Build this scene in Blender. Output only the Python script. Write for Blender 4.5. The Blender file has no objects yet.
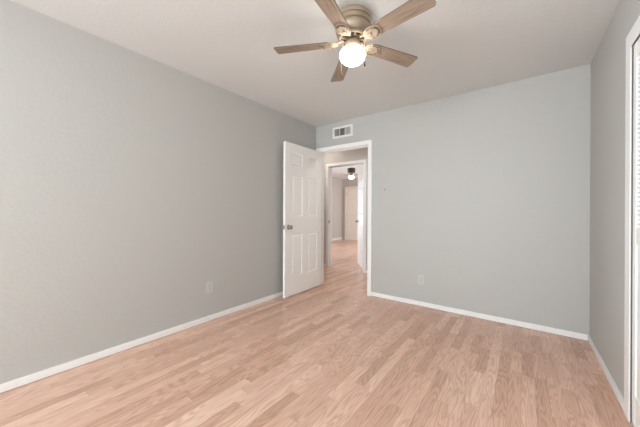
import bpy, bmesh, math, random
from mathutils import Vector, Matrix

random.seed(7)
SC = bpy.context.scene
COL = SC.collection
PI = math.pi
CH = 2.44                      # ceiling height
XL, XR = -2.571, 0.476         # bedroom side walls
YB, YR = 3.328, -3.60          # bedroom back wall (with the doorway) and the window wall
WT = 0.115                     # wall thickness
YH = 4.50                      # hall wall opposite
YF0, YF1 = YH + WT, 9.36       # far room
XF0, XF1 = -5.87, -1.0

# ---------------------------------------------------------------- camera
cam_d = bpy.data.cameras.new('camera')
cam_d.sensor_width = 36.0
cam_d.lens = 270.64 / 640.0 * 36.0
cam_d.shift_y = -0.0032
cam_d.clip_start = 0.02
cam = bpy.data.objects.new('camera', cam_d)
COL.objects.link(cam)
yaw, roll = 0.6422, 0.0051
F = Vector((-math.sin(yaw), math.cos(yaw), 0))
R0 = Vector((math.cos(yaw), math.sin(yaw), 0))
U0 = Vector((0, 0, 1))
Rv = R0 * math.cos(roll) + U0 * math.sin(roll)
Uv = U0 * math.cos(roll) - R0 * math.sin(roll)
cam.matrix_world = Matrix(((Rv.x, Uv.x, -F.x, 0.0), (Rv.y, Uv.y, -F.y, 0.0), (Rv.z, Uv.z, -F.z, 1.129), (0, 0, 0, 1)))
SC.camera = cam

# ---------------------------------------------------------------- world, lights, exposure
w = bpy.data.worlds.new('world')
SC.world = w
w.use_nodes = True
bg = w.node_tree.nodes['Background']
bg.inputs[0].default_value = (0.80, 0.90, 1.0, 1)
bg.inputs[1].default_value = 1.5


def area(name, loc, rot, sx, sy, power, color):
    d = bpy.data.lights.new(name, 'AREA')
    d.shape = 'RECTANGLE'; d.size = sx; d.size_y = sy
    d.energy = power; d.color = color
    o = bpy.data.objects.new(name, d)
    o.location = loc; o.rotation_euler = rot
    COL.objects.link(o)
    return o


# daylight outside the bedroom window, behind the camera
area('bedroom_daylight', (-1.0, YR - WT - 0.30, 1.20), (PI / 2 + 0.5, 0, 0), 2.6, 1.8, 256, (0.875, 0.955, 1.0))
# fill light through an added, unseen window in the left wall
area('bedroom_side_fill', (XL - WT - 0.25, -1.15, 1.40), (PI / 2, 0, -PI / 2), 1.7, 1.6, 235, (0.875, 0.955, 1.0))
# daylight outside the far room's glazed side
area('far_room_daylight', (XF0 - WT - 0.12, 6.3, 1.15), (PI / 2, 0, -PI / 2), 2.4, 2.0, 52, (0.88, 0.94, 1.0))
area('far_room_side_fill', (XF1 + WT + 0.15, 7.9, 1.35), (PI / 2, 0, PI / 2 - 0.55), 1.7, 1.3, 95, (0.95, 0.97, 1.0))  # extra light through the added right window, turned towards the cream door

SC.view_settings.view_transform = 'Standard'
SC.view_settings.look = 'None'
SC.view_settings.exposure = 0.12
SC.view_settings.gamma = 1.0
SC.view_settings.use_curve_mapping = False
try:
    SC.cycles.use_denoising = True
    SC.cycles.max_bounces = 16
    SC.cycles.diffuse_bounces = 10
    SC.cycles.sample_clamp_indirect = 6.0
except Exception:
    pass


# ---------------------------------------------------------------- materials
def mat(name, color, rough=0.5, metal=0.0, spec=0.5):
    m = bpy.data.materials.new(name)
    m.use_nodes = True
    b = m.node_tree.nodes['Principled BSDF']
    b.inputs['Base Color'].default_value = (*color, 1)
    b.inputs['Roughness'].default_value = rough
    b.inputs['Metallic'].default_value = metal
    b.inputs['Specular IOR Level'].default_value = spec
    return m


def nd(m, t, **kw):
    n = m.node_tree.nodes.new(t)
    for k, v in kw.items():
        setattr(n, k, v)
    return n


def lk(m, a, b):
    m.node_tree.links.new(a, b)


def bump_noise(m, scale, strength, dist=0.002, detail=3.0, vary=0.0):
    b = m.node_tree.nodes['Principled BSDF']
    tc = nd(m, 'ShaderNodeTexCoord')
    nz = nd(m, 'ShaderNodeTexNoise')
    nz.inputs['Scale'].default_value = scale
    nz.inputs['Detail'].default_value = detail
    bp = nd(m, 'ShaderNodeBump')
    bp.inputs['Strength'].default_value = strength
    bp.inputs['Distance'].default_value = dist
    lk(m, tc.outputs['Object'], nz.inputs['Vector'])
    lk(m, nz.outputs['Fac'], bp.inputs['Height'])
    lk(m, bp.outputs['Normal'], b.inputs['Normal'])
    return m


M = {}
M['wall'] = bump_noise(mat('wall_paint', (0.480, 0.481, 0.463), 0.5), 45, 0.25, 0.004)
M['ceiling'] = bump_noise(mat('ceiling_texture', (0.70, 0.72, 0.72), 0.8), 60, 0.35, 0.005)
M['hall_wall'] = bump_noise(mat('hall_wall_paint', (0.56, 0.525, 0.49), 0.55), 45, 0.25, 0.004)
M['far_ceiling'] = bump_noise(mat('far_ceiling_paint', (0.78, 0.79, 0.80), 0.8), 60, 0.3, 0.005)
M['trim'] = mat('white_trim_paint', (0.86, 0.86, 0.85), 0.35)
M['door'] = bump_noise(mat('white_door_paint', (0.89, 0.885, 0.87), 0.38), 90, 0.08, 0.001)
M['cream'] = mat('cream_door_paint', (0.90, 0.85, 0.77), 0.45)
M['dark_gap'] = mat('dark_rubber', (0.012, 0.012, 0.012), 0.8)
M['almond'] = mat('almond_plastic', (0.565, 0.56, 0.505), 0.4)
M['slot'] = mat('slot_dark', (0.05, 0.045, 0.04), 0.7)
M['nickel'] = mat('satin_nickel', (0.36, 0.31, 0.265), 0.30, 1.0)
M['champagne'] = mat('champagne_metal', (0.44, 0.36, 0.275), 0.42, 0.75)
M['antique_cream'] = mat('antique_cream_enamel', (0.27, 0.215, 0.155), 0.5, 0.1, 0.3)
M['iron'] = mat('warm_cream_iron', (0.30, 0.24, 0.18), 0.65, 0.0, 0.15)
M['bronze'] = mat('dark_bronze', (0.040, 0.018, 0.009), 0.55, 0.2)
M['vent_white'] = mat('vent_white_enamel', (0.74, 0.735, 0.72), 0.45)
M['vent_dark'] = mat('duct_dark', (0.06, 0.06, 0.055), 0.8)
M['strip'] = mat('brushed_strip', (0.62, 0.60, 0.58), 0.4, 0.3)
M['black_metal'] = mat('dark_far_fan_metal', (0.08, 0.07, 0.06), 0.4, 0.4)


def emission(name, color, strength):
    m = bpy.data.materials.new(name)
    m.use_nodes = True
    b = m.node_tree.nodes['Principled BSDF']
    b.inputs['Base Color'].default_value = (0.9, 0.9, 0.88, 1)
    b.inputs['Roughness'].default_value = 0.3
    b.inputs['Emission Color'].default_value = (*color, 1)
    b.inputs['Emission Strength'].default_value = strength
    return m


M['globe'] = emission('lit_opal_glass', (1.0, 0.94, 0.86), 17.0)
M['globe_far'] = emission('lit_opal_glass_far', (1.0, 0.90, 0.76), 9.0)

M['added_hall_lamp'] = emission('added_lamp_glow', (1.0, 0.93, 0.86), 27.0)  # glow of the left fill lamp added in the hall

M['added_hall_lamp_bright'] = emission('added_lamp_glow_bright', (1.0, 0.97, 0.94), 48.0)  # stronger glow of the second added lamp, for the open door
# clear window glass
g = bpy.data.materials.new('window_glass')
g.use_nodes = True
nt = g.node_tree
nt.nodes.remove(nt.nodes['Principled BSDF'])
tr = nt.nodes.new('ShaderNodeBsdfTransparent')
gl = nt.nodes.new('ShaderNodeBsdfGlossy'); gl.inputs['Roughness'].default_value = 0.02
fr = nt.nodes.new('ShaderNodeFresnel'); fr.inputs['IOR'].default_value = 1.3
mx = nt.nodes.new('ShaderNodeMixShader')
nt.links.new(fr.outputs[0], mx.inputs[0]); nt.links.new(tr.outputs[0], mx.inputs[1]); nt.links.new(gl.outputs[0], mx.inputs[2])
nt.links.new(mx.outputs[0], nt.nodes['Material Output'].inputs[0])
M['glass'] = g


def math_node(m, op, a, b=None, c=None):
    n = nd(m, 'ShaderNodeMath', operation=op)
    for i, v in enumerate((a, b, c)):
        if v is None:
            continue
        if isinstance(v, (int, float)):
            n.inputs[i].default_value = v
        else:
            lk(m, v, n.inputs[i])
    return n.outputs[0]


def wood_floor():
    m = mat('oak_laminate', (0.5, 0.35, 0.25), 0.29)
    b = m.node_tree.nodes['Principled BSDF']
    tc = nd(m, 'ShaderNodeTexCoord')
    sx = nd(m, 'ShaderNodeSeparateXYZ')
    lk(m, tc.outputs['Object'], sx.inputs[0])
    X, Y = sx.outputs[0], sx.outputs[1]
    SW, SL = 0.068, 0.56
    xs = math_node(m, 'DIVIDE', X, SW)
    col = math_node(m, 'FLOOR', xs)
    wn = nd(m, 'ShaderNodeTexWhiteNoise', noise_dimensions='1D')
    lk(m, col, wn.inputs['W'])
    ys = math_node(m, 'ADD', math_node(m, 'DIVIDE', Y, SL), math_node(m, 'MULTIPLY', wn.outputs['Value'], 7.0))
    # irregular strip lengths: warp the run along the strip a little
    ysw = math_node(m, 'ADD', ys, math_node(m, 'MULTIPLY', math_node(m, 'SINE', math_node(m, 'MULTIPLY', ys, 2.1)), 0.28))
    row = math_node(m, 'FLOOR', ysw)
    cid = nd(m, 'ShaderNodeCombineXYZ')
    lk(m, col, cid.inputs[0]); lk(m, row, cid.inputs[1])
    wn2 = nd(m, 'ShaderNodeTexWhiteNoise', noise_dimensions='3D')
    lk(m, cid.outputs[0], wn2.inputs['Vector'])
    rnd = wn2.outputs['Value']
    # base tone per strip
    rp = nd(m, 'ShaderNodeValToRGB')
    e = rp.color_ramp.elements
    e[0].position = 0.0; e[0].color = (0.569, 0.342, 0.249, 1)
    e[1].position = 1.0; e[1].color = (0.781, 0.542, 0.421, 1)
    for pos, c in ((0.22, (0.638, 0.397, 0.294, 1)), (0.5, (0.683, 0.440, 0.332, 1)), (0.8, (0.728, 0.483, 0.370, 1))):
        x = e.new(pos); x.color = c
    lk(m, rnd, rp.inputs[0])
    # grain coordinates: local to the strip, shifted at random
    gx = math_node(m, 'ADD', X, math_node(m, 'MULTIPLY', rnd, 37.0))
    gy = math_node(m, 'ADD', Y, math_node(m, 'MULTIPLY', rnd, 91.0))
    gc = nd(m, 'ShaderNodeCombineXYZ')
    lk(m, math_node(m, 'MULTIPLY', gx, 17.0), gc.inputs[0])
    lk(m, math_node(m, 'MULTIPLY', gy, 1.5), gc.inputs[1])
    n1 = nd(m, 'ShaderNodeTexNoise')
    n1.inputs['Scale'].default_value = 1.0; n1.inputs['Detail'].default_value = 1.5; n1.inputs['Roughness'].default_value = 0.45
    lk(m, gc.outputs[0], n1.inputs['Vector'])
    # contour lines of the noise -> cathedral grain
    ct = math_node(m, 'SINE', math_node(m, 'MULTIPLY', n1.outputs['Fac'], 88.0))
    ct = math_node(m, 'MULTIPLY_ADD', ct, 0.5, 0.5)
    ct = math_node(m, 'POWER', ct, 1.6)
    gc2 = nd(m, 'ShaderNodeCombineXYZ')
    lk(m, math_node(m, 'MULTIPLY', gx, 170.0), gc2.inputs[0])
    lk(m, math_node(m, 'MULTIPLY', gy, 5.0), gc2.inputs[1])
    n2 = nd(m, 'ShaderNodeTexNoise')
    n2.inputs['Scale'].default_value = 1.0; n2.inputs['Detail'].default_value = 2.0
    lk(m, gc2.outputs[0], n2.inputs['Vector'])
    fac = math_node(m, 'ADD', math_node(m, 'MULTIPLY', ct, 0.27), math_node(m, 'MULTIPLY', n2.outputs['Fac'], 0.26))
    mul = math_node(m, 'SUBTRACT', 1.25, fac)
    # thin seams between strips
    fx = math_node(m, 'FRACT', xs)
    fy = math_node(m, 'FRACT', ysw)
    ex = math_node(m, 'MULTIPLY', math_node(m, 'MINIMUM', fx, math_node(m, 'SUBTRACT', 1.0, fx)), SW)
    ey = math_node(m, 'MULTIPLY', math_node(m, 'MINIMUM', fy, math_node(m, 'SUBTRACT', 1.0, fy)), SL)
    ed = math_node(m, 'MINIMUM', ex, ey)
    seam = math_node(m, 'LESS_THAN', ed, 0.0009)
    mul = math_node(m, 'SUBTRACT', mul, math_node(m, 'MULTIPLY', seam, 0.16))
    # the grain is redder than the ground: it takes more out of green and blue
    dark = math_node(m, 'SUBTRACT', 1.0, mul)
    tint = nd(m, 'ShaderNodeCombineXYZ')
    for i, k in enumerate((0.80, 1.05, 1.15)):
        lk(m, math_node(m, 'SUBTRACT', 1.0, math_node(m, 'MULTIPLY', dark, k)), tint.inputs[i])
    vm = nd(m, 'ShaderNodeVectorMath', operation='MULTIPLY')
    lk(m, rp.outputs[0], vm.inputs[0]); lk(m, tint.outputs[0], vm.inputs[1])
    lk(m, vm.outputs[0], b.inputs['Base Color'])
    return m


M['floor'] = wood_floor()


def blade_wood():
    m = mat('washed_oak_blade', (0.45, 0.33, 0.25), 0.5)
    b = m.node_tree.nodes['Principled BSDF']
    tc = nd(m, 'ShaderNodeTexCoord')
    mp = nd(m, 'ShaderNodeMapping')
    mp.inputs['Scale'].default_value = (6, 110, 20)
    lk(m, tc.outputs['Object'], mp.inputs[0])
    n1 = nd(m, 'ShaderNodeTexNoise'); n1.inputs['Scale'].default_value = 1.0; n1.inputs['Detail'].default_value = 4
    lk(m, mp.outputs[0], n1.inputs['Vector'])
    rp = nd(m, 'ShaderNodeValToRGB')
    rp.color_ramp.elements[0].position = 0.3; rp.color_ramp.elements[0].color = (0.235, 0.172, 0.127, 1)
    rp.color_ramp.elements[1].position = 0.7; rp.color_ramp.elements[1].color = (0.40, 0.315, 0.248, 1)
    lk(m, n1.outputs['Fac'], rp.inputs[0])
    lk(m, rp.outputs[0], b.inputs['Base Color'])
    return m


M['blade'] = blade_wood()
M['blade_edge'] = mat('blade_dark_edge', (0.10, 0.07, 0.05), 0.5)
M['blade_far'] = mat('pale_far_blade', (0.62, 0.60, 0.57), 0.5)


# ---------------------------------------------------------------- mesh helpers
def box(bm, x0, x1, y0, y1, z0, z1, mi=0):
    vs = [bm.verts.new(p) for p in ((x0, y0, z0), (x1, y0, z0), (x1, y1, z0), (x0, y1, z0), (x0, y0, z1), (x1, y0, z1), (x1, y1, z1), (x0, y1, z1))]
    fs = []
    for q in ((0, 3, 2, 1), (4, 5, 6, 7), (0, 1, 5, 4), (1, 2, 6, 5), (2, 3, 7, 6), (3, 0, 4, 7)):
        f = bm.faces.new([vs[i] for i in q]); f.material_index = mi
        fs.append(f)
    return vs


def bbox(bm, x0, x1, y0, y1, z0, z1, bev=0.003, seg=2, mi=0):
    t = bmesh.new()
    box(t, x0, x1, y0, y1, z0, z1, mi)
    bmesh.ops.bevel(t, geom=t.edges[:], offset=bev, segments=seg, affect='EDGES', profile=0.6)
    for f in t.faces:
        f.material_index = mi
    merge(bm, t)


def merge(bm, t, mtx=None):
    vm = {}
    for v in t.verts:
        vm[v] = bm.verts.new(mtx @ v.co if mtx else v.co)
    for f in t.faces:
        try:
            n = bm.faces.new([vm[v] for v in f.verts])
            n.material_index = f.material_index; n.smooth = f.smooth
        except ValueError:
            pass
    t.free()


def lathe(bm, prof, seg=48, center=(0, 0, 0), axis='z', mi=0, smooth=True, squash=None):
    rings = []
    for r, z in prof:
        ring = []
        if r < 1e-6:
            ring = [bm.verts.new(ax_pt(0, 0, z, center, axis))]
        else:
            for i in range(seg):
                a = 2 * PI * i / seg
                ring.append(bm.verts.new(ax_pt(r * math.cos(a), r * math.sin(a), z, center, axis)))
        rings.append(ring)
    for a, b in zip(rings[:-1], rings[1:]):
        for i in range(seg):
            j = (i + 1) % seg
            if len(a) == 1 and len(b) == 1:
                continue
            if len(a) == 1:
                q = [a[0], b[i], b[j]]
            elif len(b) == 1:
                q = [a[i], b[0], a[j]]
            else:
                q = [a[i], b[i], b[j], a[j]]
            f = bm.faces.new(q); f.smooth = smooth; f.material_index = mi


def ax_pt(x, y, z, c, axis):
    if axis == 'z':
        p = (x, y, z)
    elif axis == 'x':
        p = (z, x, y)
    else:
        p = (x, z, y)
    return (p[0] + c[0], p[1] + c[1], p[2] + c[2])


def tube(bm, pts, r, seg=10, mi=0, cap=True):
    pts = [Vector(p) for p in pts]
    rr = r if isinstance(r, (list, tuple)) else [r] * len(pts)
    rings = []
    for i, p in enumerate(pts):
        d = (pts[min(i + 1, len(pts) - 1)] - pts[max(i - 1, 0)]).normalized()
        ref = Vector((0, 0, 1)) if abs(d.z) < 0.9 else Vector((1, 0, 0))
        a = d.cross(ref).normalized(); b = d.cross(a).normalized()
        rings.append([bm.verts.new(p + (a * math.cos(2 * PI * k / seg) + b * math.sin(2 * PI * k / seg)) * rr[i]) for k in range(seg)])
    for a, b in zip(rings[:-1], rings[1:]):
        for k in range(seg):
            f = bm.faces.new([a[k], a[(k + 1) % seg], b[(k + 1) % seg], b[k]]); f.smooth = True; f.material_index = mi
    if cap:
        for ring in (rings[0], rings[-1]):
            f = bm.faces.new(ring); f.material_index = mi


def prism(bm, outline, z0, z1, mi=0, mtx=None, mi_side=None):
    t = bmesh.new()
    lo = [t.verts.new((x, y, z0)) for x, y in outline]
    hi = [t.verts.new((x, y, z1)) for x, y in outline]
    f = t.faces.new(list(reversed(lo))); f.material_index = mi
    f = t.faces.new(hi); f.material_index = mi
    n = len(outline)
    for i in range(n):
        f = t.faces.new([lo[i], lo[(i + 1) % n], hi[(i + 1) % n], hi[i]])
        f.material_index = mi if mi_side is None else mi_side
    merge(bm, t, mtx)


def obj(name, bm, mats, parent=None, loc=None, rot=None, smooth_angle=None):
    bmesh.ops.remove_doubles(bm, verts=bm.verts[:], dist=1e-6)
    bmesh.ops.recalc_face_normals(bm, faces=bm.faces[:])
    me = bpy.data.meshes.new(name)
    bm.to_mesh(me); bm.free()
    for m in (mats if isinstance(mats, (list, tuple)) else [mats]):
        me.materials.append(m)
    o = bpy.data.objects.new(name, me)
    COL.objects.link(o)
    if smooth_angle is not None:
        me.shade_smooth() if hasattr(me, 'shade_smooth') else None
        me.set_sharp_from_angle(angle=math.radians(smooth_angle))
    if parent is not None:
        o.parent = parent
    if loc is not None:
        o.location = loc
    if rot is not None:
        o.rotation_euler = rot
    return o


def empty(name, loc, rz=0.0):
    o = bpy.data.objects.new(name, None)
    COL.objects.link(o)
    o.location = loc; o.rotation_euler = (0, 0, rz)
    o.empty_display_size = 0.1
    return o


def tag(o, label=None, cat=None, group=None, kind=None):
    if label: o['label'] = label
    if cat: o['category'] = cat
    if group: o['group'] = group
    if kind: o['kind'] = kind
    return o


def struct(name, bm, mats, label=None, cat=None, parent=None, **kw):
    o = obj(name, bm, mats, parent, **kw)
    if parent is None:
        tag(o, label, cat, kind='structure')
    return o


# ================================================================ the setting
# openings
DX0, DX1, DZ = -2.497, -1.682, 2.035          # bedroom doorway, between jamb faces
HX0, HX1, HZ = -3.150, -2.362, 2.030          # doorway across the hall
CY0, CY1, CZ = 1.236, 2.205, 2.060            # closet opening in the right wall
CI0, CI1, CIZ, CCW = 1.268, 2.172, 2.030, 0.089   # closet casing: clear opening and width
JT = 0.018                                    # jamb lining thickness

b = bmesh.new()
box(b, XF0 - WT, 2.2, YR - WT, YF1 + WT, -0.08, 0.0)
struct('floor', b, M['floor'], 'light oak strip laminate floor running through the doorway', 'floor')

b = bmesh.new()
box(b, XL - WT, 1.25, YR - WT, YB + WT, CH, CH + 0.1)
struct('ceiling', b, M['ceiling'], 'grey-white textured bedroom ceiling holding the wooden fan', 'ceiling')
b = bmesh.new()
box(b, -4.6, 2.2, YB + WT, YH, CH, CH + 0.1)
struct('ceiling_hall', b, M['far_ceiling'], 'ceiling of the hall beyond the doorway', 'ceiling')
b = bmesh.new()
box(b, XF0 - WT, XF1 + WT, YH, YF1 + WT, CH, CH + 0.1)
struct('ceiling_far', b, M['far_ceiling'], 'pale ceiling of the far room holding the small distant fan', 'ceiling')

b = bmesh.new()
box(b, XL - WT, XL, -0.35, YB, 0, CH)
box(b, XL - WT, XL, YR, -1.95, 0, CH)
box(b, XL - WT, XL, -1.95, -0.35, 0, 0.8)
box(b, XL - WT, XL, -1.95, -0.35, 2.15, CH)
struct('wall_left', b, M['wall'], 'long grey painted wall on the left behind the open door', 'wall')

b = bmesh.new()                                # wall with the doorway
box(b, XL - WT, DX0 - JT, YB, YB + WT, 0, CH)
box(b, DX0 - JT, DX1 + JT, YB, YB + WT, DZ + JT, CH)
box(b, DX1 + JT, XR + WT, YB, YB + WT, 0, CH)
struct('wall_back', b, M['wall'], 'grey painted wall pierced by the open doorway', 'wall')

b = bmesh.new()                                # wall with the closet
box(b, XR, XR + WT, CY1, YB, 0, CH)
box(b, XR, XR + WT, CY0, CY1, CZ, CH)
box(b, XR, XR + WT, YR, CY0, 0, CH)
struct('wall_right', b, M['wall'], 'narrow grey wall beside the louvred closet door', 'wall')

b = bmesh.new()                                # window wall behind the camera
WX0, WX1, WZ0, WZ1 = -2.30, 0.30, 0.60, 2.25
box(b, XL - WT, WX0, YR - WT, YR, 0, CH)
box(b, WX1, XR + WT, YR - WT, YR, 0, CH)
box(b, WX0, WX1, YR - WT, YR, 0, WZ0)
box(b, WX0, WX1, YR - WT, YR, WZ1, CH)
struct('wall_front', b, M['wall'], 'grey wall with the bedroom window', 'wall')

b = bmesh.new()                                # closet shell
box(b, 1.15, 1.25, CY0 - 0.3, CY1 + 0.3, 0, CH)
box(b, XR + WT, 1.15, CY0 - 0.35, CY0 - 0.25, 0, CH)
box(b, XR + WT, 1.15, CY1 + 0.25, CY1 + 0.35, 0, CH)
struct('wall_closet', b, M['wall'], 'inner walls of the closet behind the louvres', 'wall')

b = bmesh.new()                                # hall
box(b, -4.6, HX0 - JT, YH, YH + WT, 0, CH)
box(b, HX0 - JT, HX1 + JT, YH, YH + WT, HZ + JT, CH)
box(b, HX1 + JT, 2.2, YH, YH + WT, 0, CH)
struct('wall_hall', b, M['hall_wall'], 'hall wall framing the second doorway', 'wall')
b = bmesh.new()
box(b, -4.7, -4.6, YB + WT, YH, 0, CH)
box(b, -4.7, XL - WT, YB, YB + WT, 0, CH)
struct('wall_hall_left', b, M['hall_wall'], 'closed left end of the hall', 'wall')
b = bmesh.new()
box(b, 2.1, 2.2, YB + WT, YH, 0, CH)
box(b, XR + WT, 2.2, YB, YB + WT, 0, CH)
struct('wall_hall_right', b, M['hall_wall'], 'closed right end of the hall', 'wall')

b = bmesh.new()                                # far room, left wall with a glazed opening
box(b, XF0 - WT, XF0, YF0, 5.0, 0, CH)
box(b, XF0 - WT, XF0, 7.6, YF1, 0, CH)
box(b, XF0 - WT, XF0, 5.0, 7.6, 2.10, CH)
box(b, XF0 - WT, XF0, 5.0, 7.6, 0, 0.1)
struct('wall_far_left', b, M['hall_wall'], 'taupe wall on the left of the far room', 'wall')
b = bmesh.new()
box(b, XF0 - WT, XF1 + WT, YF1, YF1 + WT, 0, CH)
struct('wall_far_back', b, M['hall_wall'], 'end wall of the far room around the cream door', 'wall')
b = bmesh.new()
box(b, XF1, XF1 + WT, YF0, 7.0, 0, CH)
box(b, XF1, XF1 + WT, 8.8, YF1, 0, CH)
box(b, XF1, XF1 + WT, 7.0, 8.8, 0, 0.7)
box(b, XF1, XF1 + WT, 7.0, 8.8, 2.05, CH)
struct('wall_far_right', b, M['hall_wall'], 'right wall of the far room', 'wall')


# ---- window behind the camera, the far room's glazing, two windows added for fill
def window(name, along, a0, a1, c0, c1, z0, z1, label):
    b = bmesh.new()
    fw = 0.05

    def bx(p0, p1, q0, q1, m0, m1):
        if along == 'x':
            box(b, p0, p1, q0, q1, m0, m1)
        else:
            box(b, q0, q1, p0, p1, m0, m1)
    bx(a0, a0 + fw, c0, c1, z0, z1); bx(a1 - fw, a1, c0, c1, z0, z1)
    bx(a0 + fw, a1 - fw, c0, c1, z0, z0 + fw); bx(a0 + fw, a1 - fw, c0, c1, z1 - fw, z1)
    mid = (a0 + a1) / 2
    bx(mid - 0.025, mid + 0.025, c0, c1, z0 + fw, z1 - fw)
    o = struct(name, b, M['trim'], label, 'window')
    b = bmesh.new()
    cm = (c0 + c1) / 2
    bx(a0 + fw, a1 - fw, cm - 0.003, cm + 0.003, z0 + fw, z1 - fw)
    obj('pane', b, M['glass'], o)
    return o


window('window_1', 'x', WX0, WX1, YR - 0.08, YR - 0.03, WZ0, WZ1, 'bedroom window facing the doorway wall')
window('window_2', 'y', 5.0, 7.6, XF0 - 0.09, XF0 - 0.04, 0.1, 2.10, 'glazed opening in the far room side wall')

window('added_window_3', 'y', -1.95, -0.35, XL - 0.08, XL - 0.03, 0.8, 2.15, 'unseen bedroom window added in the long left wall for fill light')  # invented opening, lets extra light onto the right wall
window('added_window_4', 'y', 7.0, 8.8, XF1 + 0.03, XF1 + 0.08, 0.7, 2.05, 'unseen window added in the right wall of the far room for fill light')  # unseen, put in to brighten the far walls and cream door


# ---- baseboards (a hairline expansion gap is left under them)
BH, BT, BG = 0.056, 0.013, 0.004


def board(name, x0, x1, y0, y1, label, h=BH):
    b = bmesh.new()
    bbox(b, x0, x1, y0, y1, BG, h, 0.003, 2)
    return struct(name, b, M['trim'], label, 'baseboard')


CW, CT = 0.057, 0.016                          # casing width and thickness
board('baseboard_left', XL, XL + BT, YR, YB - 0.001, 'white baseboard along the long left wall')
board('baseboard_back', DX1 + 0.006 + CW, XR - BT, YB - BT, YB, 'white baseboard along the wall with the doorway')
board('baseboard_right', XR - BT, XR, CI1 + CCW, YB - BT, 'short white baseboard beside the closet casing')
board('baseboard_hall_left', -4.6, HX0 - 0.006 - CW, YH - BT, YH, 'hall baseboard left of the second doorway')
board('baseboard_hall_right', HX1 + 0.006 + CW, 2.1, YH - BT, YH, 'hall baseboard right of the second doorway')
board('baseboard_far_left', XF0, XF0 + BT, 7.6, YF1 - BT, 'white baseboard on the left of the far room', 0.09)
board('baseboard_far_back', -4.66, XF1, YF1 - BT, YF1, 'baseboard right of the cream far door', 0.09)


# ---- casings and jamb linings
def casing(b, x0, x1, z, yw, side):
    """flat casing with a rounded outer step around an opening x0..x1 in a wall face y=yw; side=-1 stands out towards -y"""
    r = 0.006
    for (a0, a1, c0, c1) in ((x0 - r - CW, x0 - r, 0.0, z + r + CW), (x1 + r, x1 + r + CW, 0.0, z + r + CW)):
        y0, y1 = sorted((yw, yw + side * CT))
        bbox(b, a0, a1, y0, y1, c0, c1, 0.004, 2)
    y0, y1 = sorted((yw, yw + side * (CT - 0.001)))
    bbox(b, x0 - r - 0.001, x1 + r + 0.001, y0, y1, z + r, z + r + CW, 0.004, 2)


def jamb(b, x0, x1, z, y0, y1, stop0, stop1):
    box(b, x0 - JT, x0, y0, y1, 0, z + JT)
    box(b, x1, x1 + JT, y0, y1, 0, z + JT)
    box(b, x0, x1, y0, y1, z, z + JT)
    t = 0.011
    bbox(b, x0, x0 + t, stop0, stop1, 0, z, 0.002, 1)
    bbox(b, x1 - t, x1, stop0, stop1, 0, z, 0.002, 1)
    bbox(b, x0 + t, x1 - t, stop0, stop1, z - t, z, 0.002, 1)


b = bmesh.new()
casing(b, DX0, DX1, DZ, YB, -1)
casing(b, DX0, DX1, DZ, YB + WT, 1)
jamb(b, DX0, DX1, DZ, YB, YB + WT, YB + 0.042, YB + 0.076)
o = struct('trim_1', b, M['trim'], 'white casing and jamb around the bedroom doorway', 'door frame')
b = bmesh.new()                                # strike plate on the latch jamb
bbox(b, DX1 - 0.002, DX1 + 0.001, YB + 0.004, YB + 0.034, 0.89, 0.95, 0.0008, 1)
obj('strike_plate', b, M['nickel'], o)

b = bmesh.new()
casing(b, HX0, HX1, HZ, YH, -1)
casing(b, HX0, HX1, HZ, YH + WT, 1)
jamb(b, HX0, HX1, HZ, YH, YH + WT, YH + 0.04, YH + 0.07)
o = struct('trim_2', b, M['trim'], 'white casing around the second doorway across the hall', 'door frame')
b = bmesh.new()
bbox(b, HX0, HX0 + 0.004, YH + 0.004, YH + 0.036, 0.89, 0.95, 0.0008, 1)
obj('strike_plate', b, M['nickel'], o)

# threshold strip between hall and far room
b = bmesh.new()
pr = [(0, 0), (0.008, 0.004), (0.022, 0.006), (0.036, 0.004), (0.044, 0)]
vs0 = [b.verts.new((HX0 + 0.012, YH + 0.02 + y, z)) for y, z in pr]
vs1 = [b.verts.new((HX1 - 0.012, YH + 0.02 + y, z)) for y, z in pr]
for i in range(len(pr) - 1):
    b.faces.new([vs0[i], vs0[i + 1], vs1[i + 1], vs1[i]])
b.faces.new(vs0); b.faces.new(vs1); b.faces.new([vs0[0], vs0[-1], vs1[-1], vs1[0]])
struct('trim_3', b, M['strip'], 'pale metal threshold strip across the second doorway', 'threshold')

# closet casing on the right wall: wide flat boards whose inner lip overlaps the opening
b = bmesh.new()
xf, xl = XR - 0.012, XR - 0.006                # front face, back of the lip
bbox(b, xf, xl, CI1, CY1 + 0.004, 0.0, CIZ, 0.0015, 1)
bbox(b, xf, XR, CY1 + 0.002, CI1 + CCW, 0.0, CIZ + CCW, 0.003, 2)
bbox(b, xf, xl, CY0 - 0.004, CI0, 0.0, CIZ, 0.0015, 1)
bbox(b, xf, XR, CI0 - CCW, CY0 - 0.002, 0.0, CIZ + CCW, 0.003, 2)
bbox(b, xf + 0.0005, xl, CY0 - 0.003, CY1 + 0.003, CIZ, CZ + 0.004, 0.0015, 1)
bbox(b, xf + 0.0005, XR, CY0 - 0.003, CY1 + 0.003, CZ + 0.002, CIZ + CCW, 0.003, 2)
struct('trim_4', b, M['trim'], 'white casing around the louvred closet door', 'door frame')
b = bmesh.new()                                # floor track of the closet
bbox(b, XR - 0.004, XR + 0.05, CI0 + 0.002, CI1 - 0.002, 0.0, 0.006, 0.001, 1)
struct('trim_5', b, M['strip'], 'grey floor strip under the closet door', 'threshold')


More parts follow.
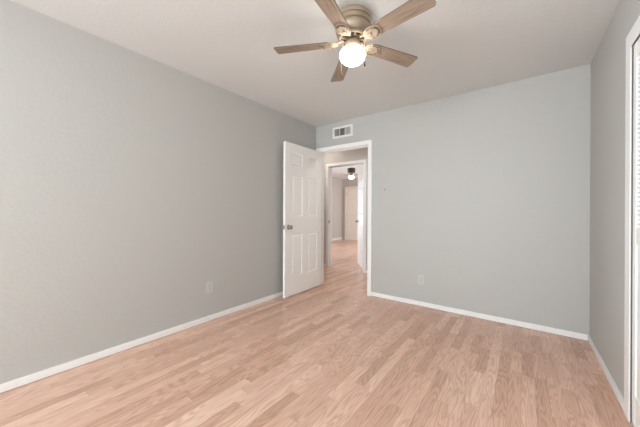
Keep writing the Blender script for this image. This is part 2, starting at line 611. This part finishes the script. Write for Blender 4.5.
# ---- six panel doors
def panel_door(W, H, T, name, mats, cells_x, cells_z, label, cat='door'):
    """slab with moulded panels on both faces; local x along the width from the hinge, y thickness, z up"""
    b = bmesh.new()

    def q(pts):
        try:
            b.faces.new([b.verts.new(p) for p in pts])
        except ValueError:
            pass
    xs = sorted({0.0, W, *[c for p in cells_x for c in p]})
    zs = sorted({0.0, H, *[c for p in cells_z for c in p]})
    for yf, s in ((0.0, 1), (T, -1)):
        for xa, xb in zip(xs[:-1], xs[1:]):
            for za, zb in zip(zs[:-1], zs[1:]):
                if (xa, xb) in cells_x and (za, zb) in cells_z:
                    steps = ((0, 0), (0.004, 0.001), (0.013, 0.0085), (0.022, 0.0085), (0.040, 0.0015))
                    rects = [[(xa + i, yf + s * d, za + i), (xb - i, yf + s * d, za + i), (xb - i, yf + s * d, zb - i), (xa + i, yf + s * d, zb - i)] for i, d in steps]
                    for r1, r2 in zip(rects[:-1], rects[1:]):
                        for k in range(4):
                            q([r1[k], r1[(k + 1) % 4], r2[(k + 1) % 4], r2[k]])
                    q(rects[-1])
                else:
                    q([(xa, yf, za), (xb, yf, za), (xb, yf, zb), (xa, yf, zb)])
    for za, zb in zip(zs[:-1], zs[1:]):
        q([(0, 0, za), (0, T, za), (0, T, zb), (0, 0, zb)])
        q([(W, 0, za), (W, T, za), (W, T, zb), (W, 0, zb)])
    for xa, xb in zip(xs[:-1], xs[1:]):
        q([(xa, 0, 0), (xb, 0, 0), (xb, T, 0), (xa, T, 0)])
        q([(xa, 0, H), (xb, 0, H), (xb, T, H), (xa, T, H)])
    o = obj(name, b, mats)
    return tag(o, label, cat, kind='structure')


def knob_bm(sign):
    """rose, neck and knob standing out along local y"""
    b = bmesh.new()
    prof = [(0.0, 0.0), (0.031, 0.0), (0.032, 0.003), (0.029, 0.007), (0.014, 0.010), (0.011, 0.016), (0.011, 0.026), (0.016, 0.031),
            (0.0235, 0.037), (0.027, 0.045), (0.0265, 0.053), (0.021, 0.060), (0.010, 0.064), (0.0, 0.0645)]
    lathe(b, [(r, sign * z) for r, z in prof], 28, axis='y')
    return b


def hinge_bm(z):
    b = bmesh.new()
    tube(b, [(-0.004, -0.006, z - 0.045), (-0.004, -0.006, z + 0.045)], 0.006, 10)
    box(b, -0.0008, 0.0, 0.002, 0.032, z - 0.044, z + 0.044)
    return b


PX = [(0.115, 0.345), (0.455, 0.685)]
PZ = [(0.250, 0.822), (1.045, 1.607), (1.730, 1.902)]


def door_fittings(o, W, T, knob_z=0.91, deadbolt=False):
    for s, y in ((-1, 0.0), (1, T)):
        k = obj('knob', knob_bm(s), M['nickel'], o, loc=(W - 0.062, y, knob_z))
        k['label'] = 'satin nickel door knob'
    b = bmesh.new()
    bbox(b, W - 0.0005, W + 0.0012, 0.006, T - 0.006, knob_z - 0.028, knob_z + 0.028, 0.0005, 1)
    bbox(b, W, W + 0.010, T / 2 - 0.006, T / 2 + 0.006, knob_z - 0.010, knob_z + 0.010, 0.001, 1)
    obj('latch', b, M['nickel'], o)
    for z in (0.20, 1.02, 1.84):
        obj('hinge', hinge_bm(z), M['nickel'], o)
    if deadbolt:
        b = bmesh.new()
        lathe(b, [(0.0, 0.0), (0.028, 0.0), (0.030, -0.008), (0.024, -0.016), (0.0, -0.018)], 24, axis='y')
        obj('deadbolt', b, M['nickel'], o, loc=(W - 0.062, 0.0, knob_z + 0.16))


DW, DT, DH = 0.806, 0.035, 2.018
d1 = panel_door(DW, DH, DT, 'door_1', M['door'], PX, PZ, 'white six-panel door standing open along the left wall')
# hinge pin at the left jamb, leaf swung into the bedroom; local +x runs from the hinge to the latch
d1.location = (DX0 + 0.004, YB - 0.006, 0.012)
d1.rotation_euler = (0, 0, math.radians(-90 + 1.2))
door_fittings(d1, DW, DT)

# leaf of the second doorway, hinged at its right jamb and opened into the far room
d3 = panel_door(0.780, DH, DT, 'door_3', M['door'], [(0.11, 0.335), (0.445, 0.67)], PZ, 'white panel door of the second doorway opened into the far room')
d3.location = (HX1 - 0.004, YF0 + 0.006, 0.012)
d3.rotation_euler = (0, 0, math.radians(128))
door_fittings(d3, 0.780, DT)

# cream door in the far wall
d4 = panel_door(0.86, 2.03, 0.04, 'door_4', M['cream'], [(0.11, 0.375), (0.485, 0.75)], [(0.25, 0.82), (1.045, 1.61), (1.73, 1.91)], 'cream panelled door in the end wall of the far room')
d4.location = (-5.62, YF1 - 0.041, 0.006)
door_fittings(d4, 0.86, 0.04, deadbolt=True)
b = bmesh.new()
bbox(b, -5.715, -5.63, YF1 - 0.055, YF1, 0, 2.10, 0.004, 2)
bbox(b, -4.75, -4.665, YF1 - 0.055, YF1, 0, 2.10, 0.004, 2)
bbox(b, -5.631, -4.749, YF1 - 0.055, YF1, 2.042, 2.12, 0.004, 2)
struct('trim_6', b, M['cream'], 'cream casing around the far door', 'door frame')


# ---- louvred bifold closet door (two leaves hinged together)
def bifold_leaf(y0, y1, name, label):
    x0, x1 = 0.470, 0.498
    zb, zt = 0.020, CIZ - 0.010
    st = 0.048
    root = bmesh.new()
    bbox(root, x0, x1, y1 - st, y1, zb, zt, 0.002, 1)
    bbox(root, x0, x1, y0, y0 + st, zb, zt, 0.002, 1)
    for za, zc in ((zb, zb + 0.16), (0.965, 1.045), (zt - 0.085, zt)):
        bbox(root, x0 + 0.001, x1 - 0.001, y0 + st - 0.001, y1 - st + 0.001, za, zc, 0.002, 1)
    o = struct(name, root, M['trim'], label, 'closet door')
    # upper louvres
    b = bmesh.new()
    z = 1.045 + 0.012
    while z < zt - 0.085 - 0.006:
        # slat leaning down towards the room
        hw = 0.0145
        dx, dz = 0.0105, 0.0120
        xm = x0 + 0.0140
        t = 0.0026
        p = [(xm - dx - t, z - dz + t), (xm - dx + t, z - dz - t), (xm + dx + t, z + dz - t), (xm + dx - t, z + dz + t)]
        va = [b.verts.new((px, y0 + st - 0.002, pz)) for px, pz in p]
        vb = [b.verts.new((px, y1 - st + 0.002, pz)) for px, pz in p]
        b.faces.new(va); b.faces.new(list(reversed(vb)))
        for i in range(4):
            b.faces.new([va[i], vb[i], vb[(i + 1) % 4], va[(i + 1) % 4]])
        z += 0.0235
    obj('louver_panel', b, M['trim'], o)
    # lower solid raised panel
    b = bmesh.new()
    bbox(b, x0 + 0.005, x1 - 0.009, y0 + st - 0.002, y1 - st + 0.002, zb + 0.158, 0.967, 0.001, 1)
    bbox(b, x0 + 0.0015, x1 - 0.004, y0 + st + 0.03, y1 - st - 0.03, zb + 0.19, 0.935, 0.005, 1)
    obj('lower_panel', b, M['trim'], o)
    return o


leaf_a = bifold_leaf(1.720, CI1 - 0.022, 'door_2', 'white louvred bifold closet leaf beside the casing')
leaf_b = bifold_leaf(CI0 + 0.022, 1.716, 'door_5', 'second white louvred closet leaf nearer the window')
b = bmesh.new()
lathe(b, [(0.0, 0.0), (0.008, 0.0), (0.008, -0.012), (0.016, -0.020), (0.016, -0.028), (0.0, -0.033)], 20, axis='x')
obj('knob', b, M['trim'], leaf_b, loc=(0.470, 1.69, 0.95))

# ================================================================ the ceiling fan
FX, FY = -0.9145, 1.578
BZ = 2.259


def rounded_blade(r0, r1, w0, w1, rc_tip=0.016, rc_in=0.03, n=6):
    """outline of a blade, x along its length"""
    pts = []

    def arc(cx, cy, r, a0, a1):
        for i in range(n + 1):
            a = a0 + (a1 - a0) * i / n
            pts.append((cx + r * math.cos(a), cy + r * math.sin(a)))
    arc(r1 - rc_tip, w1 - rc_tip, rc_tip, PI / 2, 0)
    arc(r1 - rc_tip, -w1 + rc_tip, rc_tip, 0, -PI / 2)
    arc(r0 + rc_in, -w0 + rc_in, rc_in, -PI / 2, -PI)
    arc(r0 + rc_in, w0 - rc_in, rc_in, PI, PI / 2)
    return list(reversed(pts))


def iron_bm():
    """decorative blade iron: arm from the motor, then a crescent plate under the blade's root"""
    b = bmesh.new()
    # arm, dropping from the flywheel to the blade
    tube(b, [(0.060, 0, 0.018), (0.085, 0, 0.013), (0.110, 0, 0.002), (0.135, 0, -0.006), (0.150, 0, -0.007)], [0.010, 0.009, 0.008, 0.009, 0.010], 10)
    # two scroll arms opening to the plate
    for s in (-1, 1):
        tube(b, [(0.118, 0, -0.003), (0.132, s * 0.016, -0.006), (0.148, s * 0.030, -0.007), (0.166, s * 0.038, -0.007), (0.186, s * 0.041, -0.007)], [0.006, 0.006, 0.0055, 0.005, 0.004], 8)
    # shield plate screwed under the blade's root
    def oval(rx, ry, a0=-180, a1=180, n=32, cx=0.158):
        return [(cx + rx * math.cos(math.radians(a0 + (a1 - a0) * i / n)), ry * math.sin(math.radians(a0 + (a1 - a0) * i / n))) for i in range(n + 1)]
    ol = oval(0.062, 0.0485)[:-1]
    prism(b, ol, -0.0085, -0.0032)
    # raised cream scrolls with a dark line between them
    for rx, ry, rad, mi in ((0.058, 0.0455, 0.0032, 0), (0.047, 0.0375, 0.0028, 1), (0.038, 0.030, 0.0032, 0)):
        tube(b, [(x, y, -0.0092) for x, y in oval(rx, ry, -115, 115, 22)], rad, 6, mi)
    for x, y in ((0.202, 0.0), (0.186, 0.031), (0.186, -0.031)):
        lathe(b, [(0.0, -0.0125), (0.004, -0.012), (0.0045, -0.0095)], 10, center=(x, y, 0))
    return b


def make_fan(name, loc, label, M_house, M_ring, M_iron, M_slot, M_blade, M_edge, M_globe, phase, detailed=True):
    root = empty(name, loc)
    tag(root, label, 'ceiling fan')
    z = lambda h: h - CH
    b = bmesh.new()
    prof = [(0.0, 2.44), (0.104, 2.44), (0.104, 2.426), (0.117, 2.424), (0.120, 2.420), (0.120, 2.402), (0.117, 2.398), (0.111, 2.396),
            (0.111, 2.391), (0.116, 2.389), (0.119, 2.385), (0.119, 2.368), (0.115, 2.363), (0.109, 2.361), (0.109, 2.357), (0.114, 2.354),
            (0.116, 2.349), (0.114, 2.338), (0.110, 2.322), (0.103, 2.308), (0.096, 2.300), (0.0, 2.298)]
    lathe(b, [(r, z(h)) for r, h in prof], 64)
    obj('motor_housing', b, M_house, root, smooth_angle=35)
    # vented bottom ring: dark plate behind, cream rim and spokes in front
    b = bmesh.new()
    lathe(b, [(0.0, z(2.2985)), (0.093, z(2.2985)), (0.093, z(2.292)), (0.0, z(2.291))], 48)
    obj('vent_plate', b, M_slot, root)
    b = bmesh.new()
    lathe(b, [(0.078, z(2.299)), (0.097, z(2.299)), (0.097, z(2.284)), (0.091, z(2.277)), (0.081, z(2.278)), (0.078, z(2.286)), (0.078, z(2.299))], 48)
    lathe(b, [(0.036, z(2.295)), (0.050, z(2.294)), (0.050, z(2.279)), (0.036, z(2.279)), (0.036, z(2.295))], 40)
    for k in range(8):
        a = phase + PI / 10 + k * 2 * PI / 8
        t = bmesh.new()
        bbox(t, 0.046, 0.083, -0.0060, 0.0060, z(2.294), z(2.281), 0.002, 1)
        merge(b, t, Matrix.Rotation(a, 4, 'Z'))
    obj('flywheel', b, M_ring, root, smooth_angle=40)
    for k in range(5):
        a = phase - k * 2 * PI / 5
        b = bmesh.new()
        prism(b, rounded_blade(0.150, 0.539, 0.046, 0.0565), -0.0030, 0.0030, 0, None, 1)
        bl = obj('blade', b, [M_blade, M_edge], root, loc=(0, 0, z(BZ)))
        bl.rotation_euler = (Matrix.Rotation(a, 3, 'Z') @ Matrix.Rotation(-0.19, 3, 'X')).to_euler()
        bl['label'] = 'washed brown wooden fan blade' if detailed else 'pale fan blade'
        obj('blade_iron', iron_bm(), [M_iron, M['bronze']], bl, smooth_angle=40)
    # light fitter
    b = bmesh.new()
    prof = [(0.0, 2.296), (0.034, 2.296), (0.036, 2.276), (0.046, 2.268), (0.050, 2.258), (0.049, 2.250), (0.056, 2.246), (0.058, 2.236), (0.054, 2.220), (0.0, 2.220)]
    lathe(b, [(r, z(h)) for r, h in prof], 40)
    obj('light_fitter', b, M_ring, root, smooth_angle=40)
    # opal globe
    b = bmesh.new()
    pr = []
    for i in range(25):
        a = PI / 2 - PI * i / 24
        rr = 0.0865 * math.cos(a) ** 0.9
        zz = 2.176 + (0.050 if a > 0 else 0.062) * math.sin(a)
        pr.append((max(rr, 0.0), z(zz)))
    pr[0] = (0.0, pr[0][1]); pr[-1] = (0.0, pr[-1][1])
    lathe(b, pr, 48)
    gl = obj('globe', b, M_globe, root, smooth_angle=60)
    gl['label'] = 'lit white glass globe'
    if not detailed:
        return root
    Rv0 = Vector((0.8007, 0.599, 0)); Fv0 = Vector((-0.599, 0.8007, 0))
    for off, z0, z1 in ((Rv0 * 0.070 - Fv0 * 0.064, 2.245, 2.097), (Rv0 * -0.070 + Fv0 * 0.066, 2.245, 2.093)):
        b = bmesh.new()
        st = off.normalized() * 0.050
        pts = [(st.x, st.y, z(2.250)), (off.x * 0.95, off.y * 0.95, z(z0 + 0.004)), (off.x, off.y, z(z0 - 0.004)), (off.x, off.y, z(z1))]
        tube(b, pts, 0.0011, 6)
        n = int((z0 - z1) / 0.006)
        for i in range(n):
            lathe(b, [(0.0, 0.0017), (0.0017, 0.0), (0.0, -0.0017)], 6, center=(off.x, off.y, z(z0 - 0.005 - i * 0.006)))
        ch = obj('pull_chain', b, M_ring, root)
        b = bmesh.new()
        lathe(b, [(0.0, 0.0), (0.003, -0.001), (0.0045, -0.010), (0.006, -0.022), (0.005, -0.029), (0.0, -0.031)], 14, center=(off.x, off.y, z(z1)))
        fo = obj('pull_fob', b, M['bronze'], ch, smooth_angle=50)
        fo['label'] = 'dark wooden fob'
    return root


make_fan('ceiling_fan', (FX, FY, CH), 'large five-blade ceiling fan with washed wood blades and a lit globe, on the bedroom ceiling',
         M['champagne'], M['antique_cream'], M['iron'], M['bronze'], M['blade'], M['blade_edge'], M['globe'], 3.6069)
make_fan('ceiling_fan', (-4.16, 7.14, CH), 'small distant ceiling fan with a dark body and lit globe, seen through the doorway',
         M['black_metal'], M['nickel'], M['nickel'], M['black_metal'], M['blade_far'], M['blade_far'], M['globe_far'], 0.9, detailed=False)


# ================================================================ small wall fittings
def outlet(loc, rz, label):
    """duplex outlet; local -y faces the room"""
    root = empty('wall_outlet', loc, rz)
    tag(root, label, 'outlet', 'almond duplex outlets near the floor')
    b = bmesh.new()
    bbox(b, -0.035, 0.035, -0.006, 0.0, -0.0575, 0.0575, 0.003, 2)
    obj('cover_plate', b, M['almond'], root)
    for zc in (0.0195, -0.0195):
        b = bmesh.new()
        ol = []
        for i in range(24):
            a = 2 * PI * i / 24
            ol.append((0.0172 * math.cos(a), max(-0.0135, min(0.0135, 0.0172 * math.sin(a)))))
        prism(b, ol, 0.0, 0.0095, 0, Matrix.Translation((0, 0, zc)) @ Matrix.Rotation(PI / 2, 4, 'X'))
        s = obj('receptacle', b, M['almond'], root)
        b = bmesh.new()
        box(b, -0.0078, -0.0052, -0.0100, -0.0085, zc - 0.002, zc + 0.008)
        box(b, 0.0052, 0.0078, -0.0100, -0.0085, zc - 0.001, zc + 0.007)
        lathe(b, [(0.0, -0.0100), (0.0028, -0.0100), (0.0028, -0.0085)], 12, center=(0, 0, zc - 0.008), axis='y')
        obj('slots', b, M['slot'], s)
    b = bmesh.new()
    lathe(b, [(0.0, -0.0078), (0.003, -0.0074), (0.0034, -0.0058)], 12, axis='y')
    obj('screw', b, M['nickel'], root)
    return root


outlet((XL, 1.545, 0.348), PI / 2, 'almond outlet low on the long left wall')
outlet((-0.971, YB, 0.318), 0, 'almond outlet low on the wall right of the doorway')

# air register above the door
vr = empty('air_vent', (-2.088, YB, 2.284))
tag(vr, 'white air supply vent high on the wall above the doorway', 'air vent')
VW, VH = 0.170, 0.082
b = bmesh.new()
iw, ih = 0.134, 0.052
for (x0, x1, z0, z1) in ((-VW, -iw, -VH, VH), (iw, VW, -VH, VH), (-iw, iw, -VH, -ih), (-iw, iw, ih, VH)):
    box(b, x0, x1, -0.008, 0.0, z0, z1)
bmesh.ops.remove_doubles(b, verts=b.verts[:], dist=1e-5)
obj('frame', b, M['vent_white'], vr)
b = bmesh.new()
box(b, -iw, iw, -0.0012, -0.0002, -ih, ih)
obj('duct_backing', b, M['vent_dark'], vr)
for x in (-0.045, 0.045):
    b = bmesh.new()
    box(b, x - 0.004, x + 0.004, -0.0085, -0.001, -ih, ih)
    obj('divider', b, M['vent_white'], vr)
for (xa, xb, ang, n) in ((-0.130, -0.053, 62, 4), (-0.037, 0.037, 90, 4), (0.053, 0.130, 150, 5)):
    b = bmesh.new()
    for i in range(n):
        x = xa + (xb - xa) * (i + 0.5) / n
        t = bmesh.new()
        box(t, -0.0075 if ang == 150 else -0.003, 0.0075 if ang == 150 else 0.003, -0.0006, 0.0006, -ih, ih)
        merge(b, t, Matrix.Translation((x, -0.0048, 0)) @ Matrix.Rotation(math.radians(ang), 4, 'Z'))
    obj('fin_bank', b, M['vent_white'], vr)

for x in (-0.152, 0.152):
    b = bmesh.new()
    lathe(b, [(0.0, -0.0105), (0.004, -0.010), (0.0045, -0.008)], 12, center=(x, 0, 0), axis='y')
    obj('screw', b, M['nickel'], vr)

# two unseen fill lamps, added to brighten the hall and the open door
def added_hall_lamp(x, label, diffuser):
    hl = empty('added_hall_light', (x, 3.97, CH))
    tag(hl, label, 'added fill light', 'added fill lamps on the hall ceiling')
    b = bmesh.new()
    lathe(b, [(0.0, 0.0), (0.15, 0.0), (0.15, -0.02), (0.14, -0.025), (0.0, -0.025)], 40)
    obj('base', b, M['nickel'], hl)
    b = bmesh.new()
    lathe(b, [(0.138, -0.024), (0.135, -0.045), (0.11, -0.075), (0.06, -0.095), (0.0, -0.10)], 40)
    obj('diffuser', b, diffuser, hl)


added_hall_lamp(-3.3, 'unseen added fill lamp in the hall, left of the second doorway', M['added_hall_lamp'])
added_hall_lamp(-1.2, 'unseen added fill lamp in the hall, right of the second doorway', M['added_hall_lamp_bright'])

# small hook left on the wall right of the doorway
b = bmesh.new()
bbox(b, -0.006, 0.006, -0.003, 0.0, -0.012, 0.016, 0.001, 1)
tube(b, [(0, -0.002, -0.004), (0, -0.010, -0.010), (0, -0.017, -0.006), (0, -0.019, 0.002)], 0.0018, 8)
hk = obj('wall_hook', b, M['nickel'], loc=(-1.437, YB, 1.418))
tag(hk, 'tiny metal hook on the wall just right of the doorway', 'hook')
